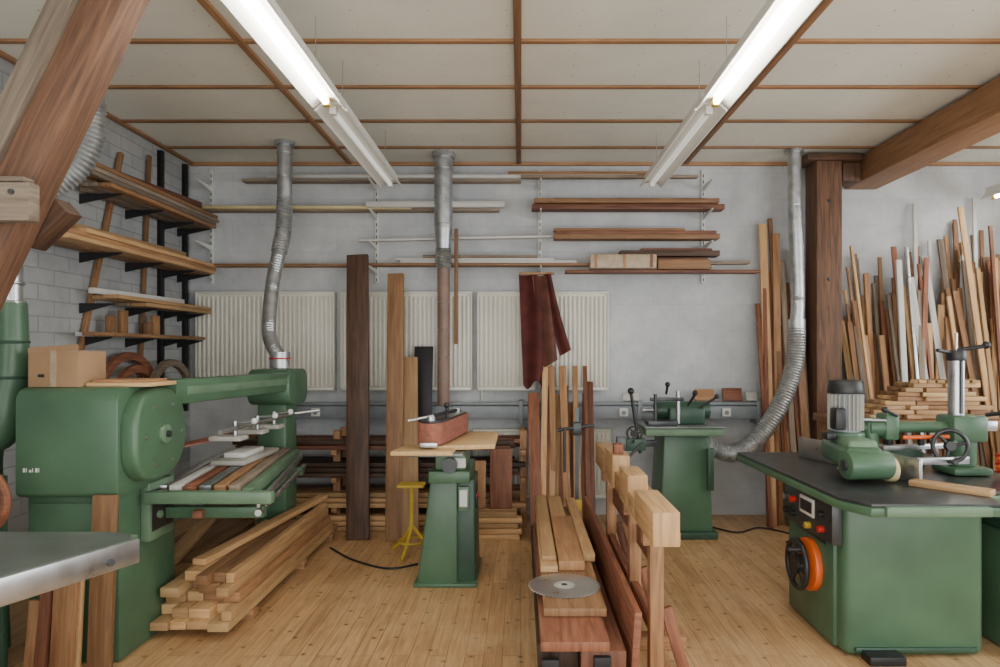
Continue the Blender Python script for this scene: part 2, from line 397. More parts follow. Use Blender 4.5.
X = -.70; Y = 6.02
b.cyl((X, Y, 3.348), (X, Y, 3.30), .105, GALV); b.cyl((X, Y, 3.31), (X, Y, 2.66), .083, GALV)
for z in (3.2, 2.95, 2.7): b.torus((X, Y, z), (0, 0, 1), .083, .006, GALV)
b.cyl((X, Y, 2.4), (X, Y, 2.66), .058, GALV, r1=.083)
b.tube([(X, Y, 2.48), (X, Y, 2.3)], .075, GALV, .008)
b.tube([(X, Y, 2.32), (X, Y-.0, 1.7), (X, Y, 1.07)], .056, BROWNP)
for z in (2.0, 1.75, 1.5, 1.3): b.torus((X, Y, z), (0, 0, 1), .056, .004, STEEL)
b.done()
b = B('extraction_duct')   # right
X = 2.42; Y = 5.9
b.cyl((X, Y, 3.348), (X, Y, 3.31), .08, GALV); b.cyl((X, Y, 3.32), (X, Y, 2.8), .058, GALV)
b.tube([(X, Y, 2.85), (X+.02, Y, 2.4), (X+.03, Y, 2.0), (X+.02, Y, 1.8)], .062, GALV, .003)
b.cyl((X+.02, Y, 1.84), (X+.02, Y, 1.72), .075, GALV)
b.tube([(X+.02, Y, 1.76), (X+.0, Y, 1.45), (X-.12, Y, 1.1), (X-.33, Y, .78), (X-.55, Y-.03, .66), (1.70, 5.87, .70), (1.61, 5.85, .74)], .08, FLEX, .007)
b.done()

# ------------------------------------------------------------ left wall shelving
b = B('wall_shelf_unit')
for y in (5.8, 6.22):
    b.bx(LX+.005, LX+.04, y-.02, y+.02, 1.0, 3.3, BLKSTEEL, .004)
    b.bx(LX+.002, LX+.010, y-.035, y+.035, 1.0, 3.3, BLKSTEEL, .002)
def shelf(z, y0, y1, depth, n, mats, jit=.35):
    for i in range(n):
        zz = z+i*.032
        xx = LX+.05
        while xx < LX+depth-.03:
            w = R(.09, .16); w = min(w, LX+depth-xx)
            b.bx(xx, xx+w-.004, y0+R(0, jit), y1-R(0, .1), zz, zz+.028, random.choice(mats), .002); xx += w
    for y in (4.75, 5.3, 5.8, 6.1):
        b.prism([(LX+.005, z-.002), (LX+depth*.85, z-.002), (LX+depth*.85, z-.010), (LX+.005, z-.075)], 'y', y-.004, y+.004, BLKSTEEL)
shelf(2.68, 4.25, 6.2, .36, 4, [W_MID, W_LIGHT, W_MID, W_GREY], .45)
shelf(2.26, 4.05, 6.2, .36, 3, [W_LIGHT, W_MID, W_LIGHT])
shelf(1.90, 4.4, 6.15, .30, 2, [W_MID, W_LIGHT, W_GREY], .8)
shelf(1.66, 4.4, 6.15, .28, 1, [W_WHITE, W_MID])
b.bar((-3.0, 4.4, 2.84), (-2.9, 6.0, 2.87), .06, .05, W_RED, bev=.003); b.bar((-3.04, 4.5, 2.39), (-3.0, 5.9, 2.40), .08, .06, W_LIGHT, bev=.003)
b.bar((-3.03, 4.7, 1.985), (-2.95, 5.8, 1.985), .05, .04, W_WHITE, bev=.003)
for y, h in ((4.9, .16), (5.05, .22), (5.4, .12), (5.5, .2)): b.bx(-3.06, -3.02, y, y+.08, 1.692, 1.692+h*.8, W_MID, .002)
b.bar((-3.12, 4.55, 1.0), (-3.12, 5.2, 3.1), .04, .03, W_MID, (1, 0, 0), .002)
b.bar((-3.12, 5.45, 1.2), (-3.12, 5.6, 3.2), .04, .02, W_MID, (1, 0, 0), .002)
b.done()
b = B('curved_wooden_rib')
for k, (rr, cy) in enumerate(((.42, 5.2), (.32, 5.2), (.36, 5.6))):
    def arc(r0, r1, cy=cy):
        A = [math.pi*(.12+.76*i/14) for i in range(15)]
        return [(cy+r1*math.cos(a), 1.13+r1*math.sin(a)) for a in A]+[(cy+r0*math.cos(a), 1.13+r0*math.sin(a)) for a in A[::-1]]
    b.prism(arc(rr-.06, rr), 'x', LX+.07+k*.06, LX+.11+k*.06, W_RED if k < 2 else W_GREY)
b.bx(LX+.065, LX+.35, 4.6, 5.7, 1.13, 1.16, W_MID, .003)
b.bx(LX+.07, LX+.3, 4.7, 5.6, 1.16, 1.18, W_MID, .003)
for y in (4.8, 5.6): b.prism([(LX+.002, 1.13), (LX+.33, 1.13), (LX+.33, 1.11), (LX+.002, .95)], 'y', y-.01, y+.01, BLKSTEEL)
b.done()

b = B('flexible_dust_hose')
b.cyl((-2.36, 3.7, 3.34), (-2.36, 3.7, 3.0), .008, BLACK, seg=8)
b.tube([(-2.38, 3.7, 3.02), (-2.38, 3.7, 2.90)], .06, GALV)
b.tube([(-2.38, 3.7, 2.93), (-2.39, 3.7, 2.75), (-2.46, 3.68, 2.56), (-2.62, 3.62, 2.42), (-2.85, 3.5, 2.30), (-2.90, 3.4, 2.16), (-2.78, 3.4, 2.08), (-2.6, 3.4, 2.085)], .072, FLEX, .011)
b.done()
b = B('green_suction_pipe')
b.cyl((-2.60, 3.4, 2.0), (-2.60, 3.4, 1.78), .05, STEEL)
b.torus((-2.60, 3.4, 1.8), (0, 0, 1), .055, .012, STEEL); b.torus((-2.60, 3.4, 1.9), (0, 0, 1), .052, .008, STEEL)
b.tube([(-2.60, 3.4, 1.8), (-2.60, 3.4, 1.5), (-2.62, 3.4, 1.35), (-2.66, 3.4, 1.15), (-2.8, 3.45, 1.0), (-2.8, 3.45, 0)], .07, GREEN, taper=.13)
for z in (1.6, 1.42): b.torus((-2.605, 3.4, z), (0, 0, 1), .078, .008, GREEN_D)
b.done()

# ------------------------------------------------------------ long belt sander (left)
b = B('long_belt_sander')
def rrect(y0, y1, z0, z1, rads, n=8):
    out = []
    cs = [((y1, z1), 0), ((y0, z1), 90), ((y0, z0), 180), ((y1, z0), 270)]
    for (c, a0), r in zip(cs, rads):
        cy = c[0]-r if c[0] == y1 else c[0]+r; cz = c[1]-r if c[1] == z1 else c[1]+r
        for i in range(n+1):
            a = math.radians(a0+90*i/n); out.append((cy+r*math.cos(a), cz+r*math.sin(a)))
    return out
b.prism(rrect(3.24, 3.78, .84, 1.375, (.25, .07, .03, .22)), 'x', -2.46, -1.96, GREEN, .008)
b.prism(rrect(3.26, 3.76, .89, 1.365, (.24, .2, .17, .235)), 'x', -1.97, -1.88, GREEN, .022, 3)
b.cyl((-1.885, 3.51, 1.12), (-1.86, 3.51, 1.12), .05, GREEN_L, bev=.006); b.cyl((-1.87, 3.51, 1.12), (-1.845, 3.51, 1.12), .018, IRON_D)
for a in range(6): b.cyl((-1.88, 3.51+.17*math.cos(a*1.047), 1.12+.17*math.sin(a*1.047)), (-1.872, 3.51+.17*math.cos(a*1.047), 1.12+.17*math.sin(a*1.047)), .009, STEEL, seg=8)
b.bx(-2.46, -2.0, 3.32, 3.86, .0, .86, GREEN, .015)
b.bx(-2.43, -2.05, 3.308, 3.322, .12, .80, GREEN, .006)
# stencilled inventory mark on the hood
for k, (w, h) in enumerate(((.010, .02), (.003, .02), (.010, .012), (.003, .02), (.010, .02), (.003, .02))): b.bx(-2.42+k*.015, -2.42+k*.015+w, 3.2385, 3.241, .965, .965+h, LABEL)
b.bx(-2.46, -2.0, 3.31, 3.325, .828, .84, GREEN_D)
for z in (.3, .6): b.cyl((-2.41, 3.304, z), (-2.41, 3.32, z), .012, STEEL, seg=10)
b.bx(-2.0, -1.95, 3.5, 3.75, .55, .86, GREEN_L, .008); b.bx(-1.952, -1.945, 3.52, 3.73, .6, .82, BLACK, .004)
for yy, zz, m in ((3.58, .77, RED), (3.67, .77, BLACK), (3.58, .68, GREEN_L), (3.67, .68, YELLOW)): b.cyl((-1.946, yy, zz), (-1.93, yy, zz), .02, m, seg=14)
b.bar((-1.98, 3.72, 1.325), (-1.80, 5.0, 1.325), .13, .14, GREEN, bev=.012)
b.bar((-1.905, 3.8, 1.33), (-1.735, 4.95, 1.33), .01, .05, GREEN_L, bev=.003)
b.prism(rrect(4.95, 5.38, 1.15, 1.42, (.1, .1, .1, .1)), 'x', -2.04, -1.72, GREEN, .012)
b.bx(-2.0, -1.78, 5.05, 5.3, 0, 1.18, GREEN, .015)
b.bx(-2.06, -1.70, 4.98, 5.36, 0, .06, GREEN, .01)
b.bar((-2.08, 3.7, .99), (-1.90, 5.0, .99), .11, .008, ABRA)
xs = [-1.98, -1.90, -1.82, -1.74, -1.66, -1.58]
def sl(x, y): return x-.22*(y-3.6)/1.4
for i, x in enumerate(xs):
    b.bar((x+.033, 3.60, .815), (sl(x+.033, 5.02), 5.02, .815), .062, .03, [STEEL, W_WHITE, W_RED, IRON, W_MID, W_GREY][i], bev=.003, tint=.7)
for y in (3.67, 4.3, 4.93): b.bx(sl(-1.98, y), sl(-1.51, y), y-.03, y+.03, .74, .798, GREEN, .006)
b.bar((-1.48, 3.60, .785), (sl(-1.48, 5.05), 5.05, .785), .05, .06, GREEN_L, bev=.004)
b.bx(-1.97, -1.30, 3.47, 3.53, .755, .82, GREEN_L, .01)
b.bar((-1.40, 3.55, .74), (sl(-1.46, 5.2), 5.2, .74), .02, .04, STEEL, bev=.004)
b.cyl((-1.42, 3.6, .68), (-1.66, 5.1, .68), .018, STEEL)
for y in (3.68, 4.93): b.bx(sl(-1.98, y), sl(-1.4, y), y-.03, y+.03, .64, .70, GREEN, .006)
b.bar((-1.75, 3.6, .67), (-1.95, 5.05, .67), .05, .04, W_RED, bev=.004)
b.cyl((-1.76, 3.9, 1.08), (-1.74, 5.1, 1.08), .014, STEEL)
for y in (4.15, 4.5, 4.8):
    b.bx(-1.92, -1.72, y-.06, y+.06, 1.0, 1.03, PAD, .008); b.cyl((-1.78, y, 1.02), (-1.78, y, 1.12), .015, STEEL); b.ball((-1.66, y, 1.12), .020, LABEL); b.cyl((-1.78, y, 1.11), (-1.66, y, 1.12), .008, STEEL)
b.bx(-1.96, -1.74, 4.2, 4.8, .832, .865, PAD, .01)
b.bx(-1.92, -1.78, 4.3, 4.62, .866, .9, LABEL, .008)
b.cyl((-1.74, 5.1, 1.08), (-1.56, 5.15, 1.1), .012, STEEL)
b.done()
b = B('cardboard_box')
b.bx(-2.44, -2.19, 3.30, 3.52, 1.376, 1.555, CARD, .002)
b.bx(-2.33, -2.30, 3.298, 3.522, 1.378, 1.558, TAPE)
b.bx(-2.39, -2.36, 3.297, 3.301, 1.425, 1.44, BLACK)
b.bar((-2.44, 3.30, 1.555), (-2.19, 3.30, 1.575), .002, .03, CARD)
b.done()
b = B('plywood_offcut'); b.bx(-2.18, -1.86, 3.34, 3.60, 1.376, 1.396, W_PLY, .002); b.bx(-2.16, -1.90, 3.36, 3.58, 1.397, 1.41, W_MID, .002); b.done()
b = B('bandsaw_wheel'); b.torus((-2.60, 3.16, .84), (0, 1, 0), .16, .022, W_RED, 40); b.cyl((-2.60, 3.14, .84), (-2.60, 3.28, .84), .03, IRON_D)
for k in range(5):
    a = k*1.2566; b.cyl((-2.60, 3.16, .84), (-2.60+.16*math.cos(a), 3.16, .84+.16*math.sin(a)), .012, IRON_D, seg=8)
b.bx(-2.85, -2.50, 3.22, 3.25, 0, .95, GREEN_D, .004); b.done()
b = B('leaning_wood_offcuts')
for x0, x1, z, m, y in ((-2.06, -1.95, .86, W_MID, 3.22), (-2.16, -2.09, .66, W_LIGHT, 3.2), (-2.23, -2.17, .64, W_MID, 3.21), (-2.29, -2.24, .42, W_RED, 3.19), (-2.35, -2.30, .36, W_MID, 3.2), (-2.14, -2.08, .5, W_MID, 3.13)):
    b.bar(((x0+x1)/2, y-.05, 0), ((x0+x1)/2, y+.0, z), x1-x0, .03, m, (0, 1, 0), .002)
b.done()

# ------------------------------------------------------------ foreground planer table
b = B('surface_planer')
poly = [(-1.435, 2.48), (-1.47, 2.56), (-1.62, 2.6), (-2.1, 2.6), (-2.1, 1.5), (-1.82, 1.5)]
b.prism(poly, 'z', .80, .85, GREEN_L, .004)
b.prism([(-1.445, 2.47), (-1.5, 2.56), (-2.08, 2.58), (-2.08, 1.52), (-1.81, 1.52)], 'z', .851, .856, IRON)
b.bar((-1.83, 1.5, .81), (-1.43, 2.49, .81), .02, .09, STEEL, bev=.004)
b.cyl((-1.47, 2.38, .8), (-1.455, 2.372, .8), .012, IRON_D)
b.bx(-2.3, -1.9, 1.6, 2.2, 0, .8, GREEN, .02)
b.done()

# ------------------------------------------------------------ lumber piles on floor (left)
b = B('lumber_pile')
for y in (3.9, 4.8, 5.5): b.bx(-1.98, -1.55, y-.04, y+.04, 0, .05, W_MID, .003)
z = .05
for lay, (x0, x1) in enumerate([(-2.0, -1.56), (-2.0, -1.56), (-1.99, -1.57), (-1.98, -1.60), (-1.9, -1.60)]):
    x = x0; t = R(.042, .056)
    while x < x1-.04:
        w = min(R(.07, .13), x1-x); yb = 5.85-R(0, .4)
        if x < -1.7: yb = min(yb, 4.92)
        ya = 3.55+R(0, .16)+lay*.03
        b.bar((x+w/2, ya, z+t/2), (x+w/2+R(-.01, .01), yb, z+t/2), w-.006, t, random.choice([W_LIGHT, W_MID, W_LIGHT, W_MID, W_PLY]), bev=.003); x += w
    z += t+.002
b.bar((-1.86, 3.85, z+.02), (-1.66, 5.6, z+.02), .08, .035, W_LIGHT, bev=.003)
b.done()
b = B('lumber_pile')
z = 0
for lay in range(5):
    x = -2.46
    while x < -2.1:
        w = R(.09, .15); y0 = 3.95+R(0, .15)+lay*.06
        b.bx(x+.003, min(x+w, -2.07)-.003, y0, 5.6-R(0, .5), z, z+.045, random.choice([W_LIGHT, W_MID, W_LIGHT]), .003); x += w
    z += .048
b.bar((-2.13, 3.95, .255), (-2.25, 5.2, .46), .1, .03, W_LIGHT, bev=.003)
b.done()

# ------------------------------------------------------------ low lumber rack at the back wall
b = B('low_timber_rack')
for x in (-2.45, -1.62, -.7, .02):
    b.bx(x-.03, x+.03, 5.85, 5.91, 0, .86, W_MID, .004); b.bx(x-.03, x+.03, 6.08, 6.14, 0, .86, W_MID, .004)
    for z in (.16, .42, .66): b.bx(x-.025, x+.025, 5.76, 6.14, z, z+.04, W_MID, .003)
for z, mats in ((.0, [W_MID, W_LIGHT]), (.2, [W_LIGHT, W_MID]), (.46, [W_RED, W_DARK, W_DARK]), (.70, [W_DARK, W_RED])):
    for lay in range(3 if z != .7 else 2):
        for y in (5.76, 5.86, 5.96, 6.05):
            xa = -2.5+R(0, .3); xb = R(-.15, .05)
            b.bx(xa, xb, y, y+.09, z+.003+lay*.045, z+.04+lay*.045, random.choice(mats), .003)
b.done()
b = B('stacked_pine_boards')
for lay in range(5):
    for y in (5.50, 5.60): b.bx(-.48+R(0, .1), -.04+R(0, .06), y, y+.092, lay*.046, lay*.046+.042, random.choice([W_LIGHT, W_LIGHT, W_MID]), .003)
b.bar((-.17, 5.62, .232), (-.17, 5.72, .72), .19, .02, W_RED, (0, 1, 0), .003)
b.bar((-.36, 5.63, .232), (-.36, 5.71, .62), .12, .02, W_MID, (0, 1, 0), .003)
b.done()

b = B('leaning_walnut_plank')
b.bar((-1.345, 5.5, 0), (-1.465, 5.98, 2.42), .19, .045, W_DARK, (0, 1, 0), .006, tint=1); b.done()
b = B('leaning_oak_plank')
b.bar((-1.04, 5.47, 0), (-1.12, 5.97, 2.25), .145, .04, W_MID, (0, 1, 0), .005, tint=.2)
b.bar((-.89, 5.37, 0), (-.98, 5.90, 1.5), .13, .03, W_LIGHT, (0, 1, 0), .004, tint=0); b.done()
b = B('dark_panel_board')
b.bar((-.89, 5.98, .88), (-.89, 6.12, 1.6), .17, .02, BLKSTEEL, (0, 1, 0), .002)
b.bx(-1.0, -.79, 5.93, 6.03, .80, .87, W_MID); b.done()
b = B('leaning_timber_bundle')
for i in range(14):
    x = .19+i*.031; h = R(1.0, 1.35); y1 = 6.06
    if i % 3 == 0: h = 1.42
    b.bar((x+R(-.02, .02), 5.4+R(0, .1), 0), (x+R(-.02, .06), y1, h), R(.035, .07), .03, random.choice([W_MID, W_RED, W_LIGHT, W_MID]), (0, 1, 0), .003)
b.bar((.13, 5.42, .0), (.11, 6.0, 1.18), .10, .03, W_RED, (0, 1, 0), .003)
b.done()
b = B('bar_clamp')
b.bar((.44, 5.26, 0), (.45, 5.36, 1.1), .03, .012, IRON_D, (0, 1, 0))
b.cyl((.29, 5.29, .93), (.58, 5.29, .97), .014, IRON_D); b.bx(.41, .48, 5.27, 5.36, .89, .99, IRON_D, .008); b.bx(.40, .48, 5.24, 5.34, .30, .38, YELLOW, .008)
b.cyl((.345, 5.27, .6), (.345, 5.27, .94), .012, IRON_D)
b.done()
b = B('yellow_tripod_stand')
cx, cy = -.84, 5.12
for a in (.4, 2.5, 4.5): b.tube([(cx, cy, .22), (cx+.10*math.cos(a), cy+.1*math.sin(a), .09), (cx+.2*math.cos(a), cy+.2*math.sin(a), .012)], .014, YELLOW, seg=8)
b.cyl((cx, cy, .2), (cx, cy, .52), .016, YELLOW); b.torus((cx, cy, .10), (0, 0, 1), .10, .008, YELLOW)
b.bx(cx-.1, cx+.1, cy-.08, cy+.08, .52, .54, YELLOW, .005)
b.done()

# ------------------------------------------------------------ edge sander (centre)
b = B('edge_belt_sander')
def frus(x0, x1, y0, y1, z0, X0, X1, Y0, Y1, z1, mat, bev=.012):
    tb = bmesh.new()
    lo = [tb.verts.new(p) for p in ((x0, y0, z0), (x1, y0, z0), (x1, y1, z0), (x0, y1, z0))]
    hi = [tb.verts.new(p) for p in ((X0, Y0, z1), (X1, Y0, z1), (X1, Y1, z1), (X0, Y1, z1))]
    tb.faces.new(lo[::-1]); tb.faces.new(hi)
    for i in range(4): tb.faces.new([lo[i], lo[(i+1) % 4], hi[(i+1) % 4], hi[i]])
    if bev: bmesh.ops.bevel(tb, geom=tb.edges[:], offset=bev, segments=3, profile=.5, affect='EDGES')
    b.add(tb, Matrix.Identity(4), mat, 2)
frus(-.69, -.42, 4.4, 4.95, .0, -.60, -.42, 4.42, 4.85, .72, GREEN)
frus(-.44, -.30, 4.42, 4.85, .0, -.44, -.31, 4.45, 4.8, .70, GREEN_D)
b.bx(-.71, -.29, 4.38, 4.97, 0, .025, GREEN, .006)
b.bx(-.60, -.33, 4.3, 4.82, .70, .78, GREEN, .012)
b.bx(-.56, -.36, 4.33, 4.72, .78, .92, GREEN_L, .02)
b.cyl((-.46, 4.27, .82), (-.46, 4.4, .82), .05, IRON_D); b.bx(-.43, -.36, 4.322, 4.334, .80, .86, LABEL)
b.bx(-.415, -.345, 4.40, 4.42, .50, .66, GREEN_L, .004); b.bx(-.405, -.355, 4.392, 4.402, .53, .64, LABEL)
b.bx(-.31, -.295, 4.5, 4.62, .5, .6, BLACK, .004); b.cyl((-.297, 4.56, .57), (-.285, 4.56, .57), .015, RED, seg=12)
b.prism([(-.56, 4.22), (-.17, 4.30), (-.17, 5.0), (-.42, 5.0)], 'z', .925, .955, W_PLY, .003, tint=.9)
b.prism([(-.80, 4.08), (-.42, 4.08), (-.42, 4.32), (-.76, 4.36)], 'z', .915, .94, W_PLY, .003, tint=.9)
b.bx(-.7, -.36, 4.15, 4.7, .895, .915, IRON, .003)
a0, a1 = Vector((-.575, 4.26)), Vector((-.475, 4.92)); r = .085
d = (a1-a0).normalized(); poly = []
t0 = math.atan2(d.y, d.x)
for i in range(13): t = t0+math.pi/2+math.pi*i/12; poly.append((a0.x+r*math.cos(t), a0.y+r*math.sin(t)))
for i in range(13): t = t0-math.pi/2+math.pi*i/12; poly.append((a1.x+r*math.cos(t), a1.y+r*math.sin(t)))
b.prism(poly, 'z', .965, 1.10, ABRA)
poly2 = [((p[0]+.525)*.88-.525, (p[1]-4.59)*.95+4.59) for p in poly]
b.prism(poly2, 'z', 1.10, 1.112, IRON_D, .002)
for p in (a0, a1): b.cyl((p.x, p.y, 1.11), (p.x, p.y, 1.135), .03, STEEL); b.cyl((p.x, p.y, .92), (p.x, p.y, .97), .03, IRON_D)
b.bar((-.60, 4.3, 1.13), (-.45, 4.6, 1.15), .03, .02, BLACK, bev=.004); b.cyl((-.5, 4.5, 1.11), (-.5, 4.5, 1.18), .012, BLACK); b.ball((-.5, 4.5, 1.19), .02, BLACK)
b.cyl((-.72, 4.25, 1.11), (-.56, 4.28, 1.14), .01, STEEL)
b.bx(-.63, -.52, 4.14, 4.17, .955, .985, STEEL, .003)
b.done()

# ------------------------------------------------------------ centre beam stack with saw blade
b = B('timber_beam_stack')
for y in (3.0, 4.0, 4.8): b.bx(.08, .44, y-.05, y+.05, 0, .10, W_DARK, .004)
for x0, x1, z0, z1, y0, y1, m, t in (
    (.08, .26, .10, .22, 2.74, 4.9, W_DARK, .4), (.265, .44, .10, .22, 2.70, 5.0, W_DARK, .9),
    (.07, .24, .225, .33, 2.78, 4.7, W_DARK, .2), (.245, .43, .225, .33, 2.72, 4.9, W_RED, .2),
    (.08, .36, .335, .375, 2.70, 4.6, W_RED, .9), (.10, .38, .378, .415, 2.95, 4.9, W_MID, .3),
    (.10, .19, .418, .45, 3.42, 5.05, W_LIGHT, .5), (.195, .33, .418, .47, 3.45, 4.4, W_MID, .9),
    (.20, .30, .418, .45, 4.42, 5.1, W_LIGHT, .3), (.335, .40, .418, .46, 3.6, 5.0, W_LIGHT, .5),
    (.11, .185, .452, .48, 3.5, 5.0, W_LIGHT, .3)):
    b.bx(x0, x1, y0, y1, z0, z1, m, .004, tint=t)
for x, z in ((.12, .27), (.2, .16), (.33, .17), (.33, .28)): b.bx(x-.035, x+.035, 2.69, 2.72, z-.035, z+.035, BLKSTEEL, .004)
b.done()
b = B('leaning_mahogany_plank')
b.bar((.480, 2.80, .235), (.475, 5.0, .25), .032, .44, W_RED, (.06, 0, 1), .004, tint=1); b.done()
b = B('circular_saw_blade')
nT = 48; cx, cy, rz = .21, 3.23, .418
pl = []
for i in range(nT):
    a = 2*math.pi*i/nT; pl.append((cx+.175*math.cos(a), cy+.175*math.sin(a)))
    a += 2*math.pi/nT*.35; pl.append((cx+.163*math.cos(a), cy+.163*math.sin(a)))
b.prism(pl, 'z', rz, rz+.004, STEEL)
b.cyl((cx, cy, rz+.004), (cx, cy, rz+.006), .05, PAD); b.cyl((cx, cy, rz+.006), (cx, cy, rz+.007), .015, BLACK); b.done()

# ------------------------------------------------------------ trestle with beams
b = B('wooden_trestle')
for y in (2.95, 3.5, 4.4):
    b.bx(.565, .625, y-.035, y+.035, .05, .76, W_MID, .004)
    b.bx(.565, .86, y-.04, y+.04, 0, .07, W_MID, .004)
    b.bar((.64, y, .42), (.74, y, .08), .05, .03, W_RED, (0, 1, 0), .003)
    b.bx(.535, .70, y-.03, y+.03, .70, .76, W_MID, .004)
b.bx(.57, .61, 2.95, 4.4, .30, .36, W_RED, .004)
b.bx(.60, .63, 2.95, 4.4, .56, .66, W_RED, .004)
b.bar((.66, 3.05, .1), (.68, 4.3, .42), .05, .04, W_MID, bev=.003)
b.done()
b = B('notched_timber_beam')
b.bx(.53, .64, 2.68, 3.12, .765, .905, W_LIGHT, .004, tint=.7)
b.bx(.53, .63, 3.13, 3.30, .765, .86, W_LIGHT, .004, tint=.4)
b.bx(.53, .63, 3.31, 3.60, .765, .935, W_LIGHT, .004, tint=.6)
b.bx(.54, .63, 3.62, 3.85, .765, .86, W_MID, .004, tint=.9)
b.bx(.53, .63, 3.86, 4.2, .765, .95, W_LIGHT, .004, tint=.5)
b.bx(.545, .60, 3.90, 3.97, .952, 1.01, W_RED, .004)
b.bx(.53, .63, 4.22, 4.75, .765, .91, W_LIGHT, .004, tint=.3)
b.bx(.65, .70, 3.3, 4.6, .765, .82, W_LIGHT, .004, tint=.3)
b.bx(.62, .68, 4.3, 4.36, .91, 1.0, IRON_D, .004)
b.done()

# ------------------------------------------------------------ mortising machine (centre right)
b = B('slot_mortising_machine')
frus(1.15, 1.60, 5.55, 5.98, .05, 1.19, 1.58, 5.58, 5.95, .86, GREEN, .02)
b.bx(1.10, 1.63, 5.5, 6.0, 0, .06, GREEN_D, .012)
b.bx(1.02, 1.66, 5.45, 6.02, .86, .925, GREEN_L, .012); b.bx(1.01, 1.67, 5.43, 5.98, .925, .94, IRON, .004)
b.bx(1.55, 1.60, 5.52, 5.56, .4, .75, GREEN_D, .006)
b.bx(1.25, 1.55, 5.6, 5.92, .94, 1.08, GREEN_D, .02); b.cyl((1.15, 5.75, 1.05), (1.62, 5.75, 1.05), .075, GREEN_D, bev=.01)
b.cyl((1.05, 5.75, 1.05), (1.15, 5.75, 1.05), .02, STEEL)
b.bx(1.05, 1.3, 5.5, 5.66, .94, .98, IRON_D, .006); b.cyl((1.32, 5.6, .95), (1.32, 5.6, 1.22), .018, STEEL); b.cyl((1.12, 5.56, .95), (1.12, 5.56, 1.2), .014, IRON_D)
b.bx(1.08, 1.36, 5.56, 5.6, 1.14, 1.17, IRON_D, .004)
b.bar((.82, 5.5, .78), (1.12, 5.5, .80), .05, .05, IRON_D, bev=.006)
b.cyl((.98, 5.48, .72), (.90, 5.46, 1.22), .013, BLACK); b.ball((.90, 5.46, 1.23), .028, BLACK)
b.cyl((1.0, 5.45, .82), (.80, 5.4, .62), .012, IRON_D); b.ball((.80, 5.4, .61), .024, BLACK)
b.wheel((.93, 5.47, .88), (-.3, -1, 0), .06, IRON_D, .008)
b.cyl((1.5, 5.6, 1.08), (1.62, 5.55, 1.17), .010, BLACK); b.ball((1.63, 5.55, 1.18), .02, BLACK)
b.cyl((1.22, 5.6, 1.2), (1.22, 5.55, 1.27), .010, BLACK); b.ball((1.22, 5.55, 1.28), .022, BLACK)
b.cyl((1.40, 5.6, 1.1), (1.45, 5.55, 1.2), .010, BLACK); b.ball((1.45, 5.55, 1.21), .022, BLACK)
b.bx(.86, 1.02, 5.44, 5.5, .74, .84, GREEN_D, .01)
b.done()

# ------------------------------------------------------------ spindle moulder (right)
b = B('spindle_moulder')
b.bx(1.64, 2.36, 3.38, 4.12, .0, .80, GREEN, .05, 4)
b.bx(1.62, 1.68, 3.46, 4.04, .02, .74, GREEN, .015)
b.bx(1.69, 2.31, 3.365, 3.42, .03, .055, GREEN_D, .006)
tp = [(1.50, 4.65), (1.52, 3.2), (1.60, 3.04), (2.22, 3.04), (2.30, 3.3), (2.8, 3.3), (2.8, 4.65)]
b.prism(tp, 'z', .795, .838, GREEN, .008)
b.prism([(1.505, 4.64), (1.525, 3.205), (1.605, 3.05), (2.21, 3.05), (2.29, 3.31), (2.79, 3.31), (2.79, 4.64)], 'z', .839, .853, IRON_D, .002)
b.bx(1.66, 2.14, 3.02, 3.06, .80, .845, GREEN_L, .006)
b.cyl((2.0, 3.95, .853), (2.0, 3.95, .858), .12, STEEL)
b.bx(1.585, 1.64, 3.40, 4.02, .56, .78, IRON_D, .008)
b.bx(1.578, 1.588, 3.60, 3.78, .65, .75, LABEL, .004); b.bx(1.574, 1.582, 3.62, 3.76, .67, .73, BLACK)
for yy, zz, m in ((3.50, .70, BLACK), (3.50, .62, RED), (3.86, .70, RED), (3.95, .70, STEEL), (3.86, .62, BLACK), (3.95, .62, BLACK), (3.66, .6, YELLOW)): b.cyl((1.585, yy, zz), (1.557, yy, zz), .018, m, seg=16)
b.cyl((1.63, 3.72, .37), (1.585, 3.72, .37), .145, ORANGE, bev=.01)
b.torus((1.54, 3.72, .37), (1, 0, 0), .13, .015, BLACK, 36)
for k in range(5):
    a = k*1.2566+.2; b.bar((1.54, 3.72+.03*math.cos(a), .37+.03*math.sin(a)), (1.54, 3.72+.13*math.cos(a), .37+.13*math.sin(a)), .03, .012, BLACK, (1, 0, 0), .003)
b.cyl((1.60, 3.72, .37), (1.52, 3.72, .37), .055, BLACK); b.cyl((1.53, 3.65, .47), (1.46, 3.65, .47), .014, BLACK)
b.bx(1.61, 1.63, 3.52, 3.92, .53, .55, IRON_D, .004)
b.bx(1.72, 1.9, 3.28, 3.375, .0, .045, BLACK, .006)
b.bar((2.10, 3.50, .92), (2.02, 3.92, .92), .02, .13, STEEL, bev=.003)
b.bar((1.97, 4.05, .92), (1.86, 4.45, .92), .02, .13, STEEL, bev=.003)
b.bar((2.13, 3.6, .96), (2.44, 3.64, .96), .03, .04, STEEL, bev=.004)
b.bar((2.13, 3.95, .98), (2.7, 4.1, .98), .05, .03, STEEL, bev=.004)
b.bx(2.10, 2.38, 3.92, 4.25, .855, .97, GREEN_D, .02)
b.cyl((2.25, 4.08, .97), (2.25, 4.08, 1.03), .03, BLACK); b.cyl((2.4, 4.0, .99), (2.4, 4.0, 1.05), .02, BLACK)
b.bar((2.05, 3.5, .868), (2.28, 3.22, .868), .08, .03, W_LIGHT, bev=.003)
b.done()

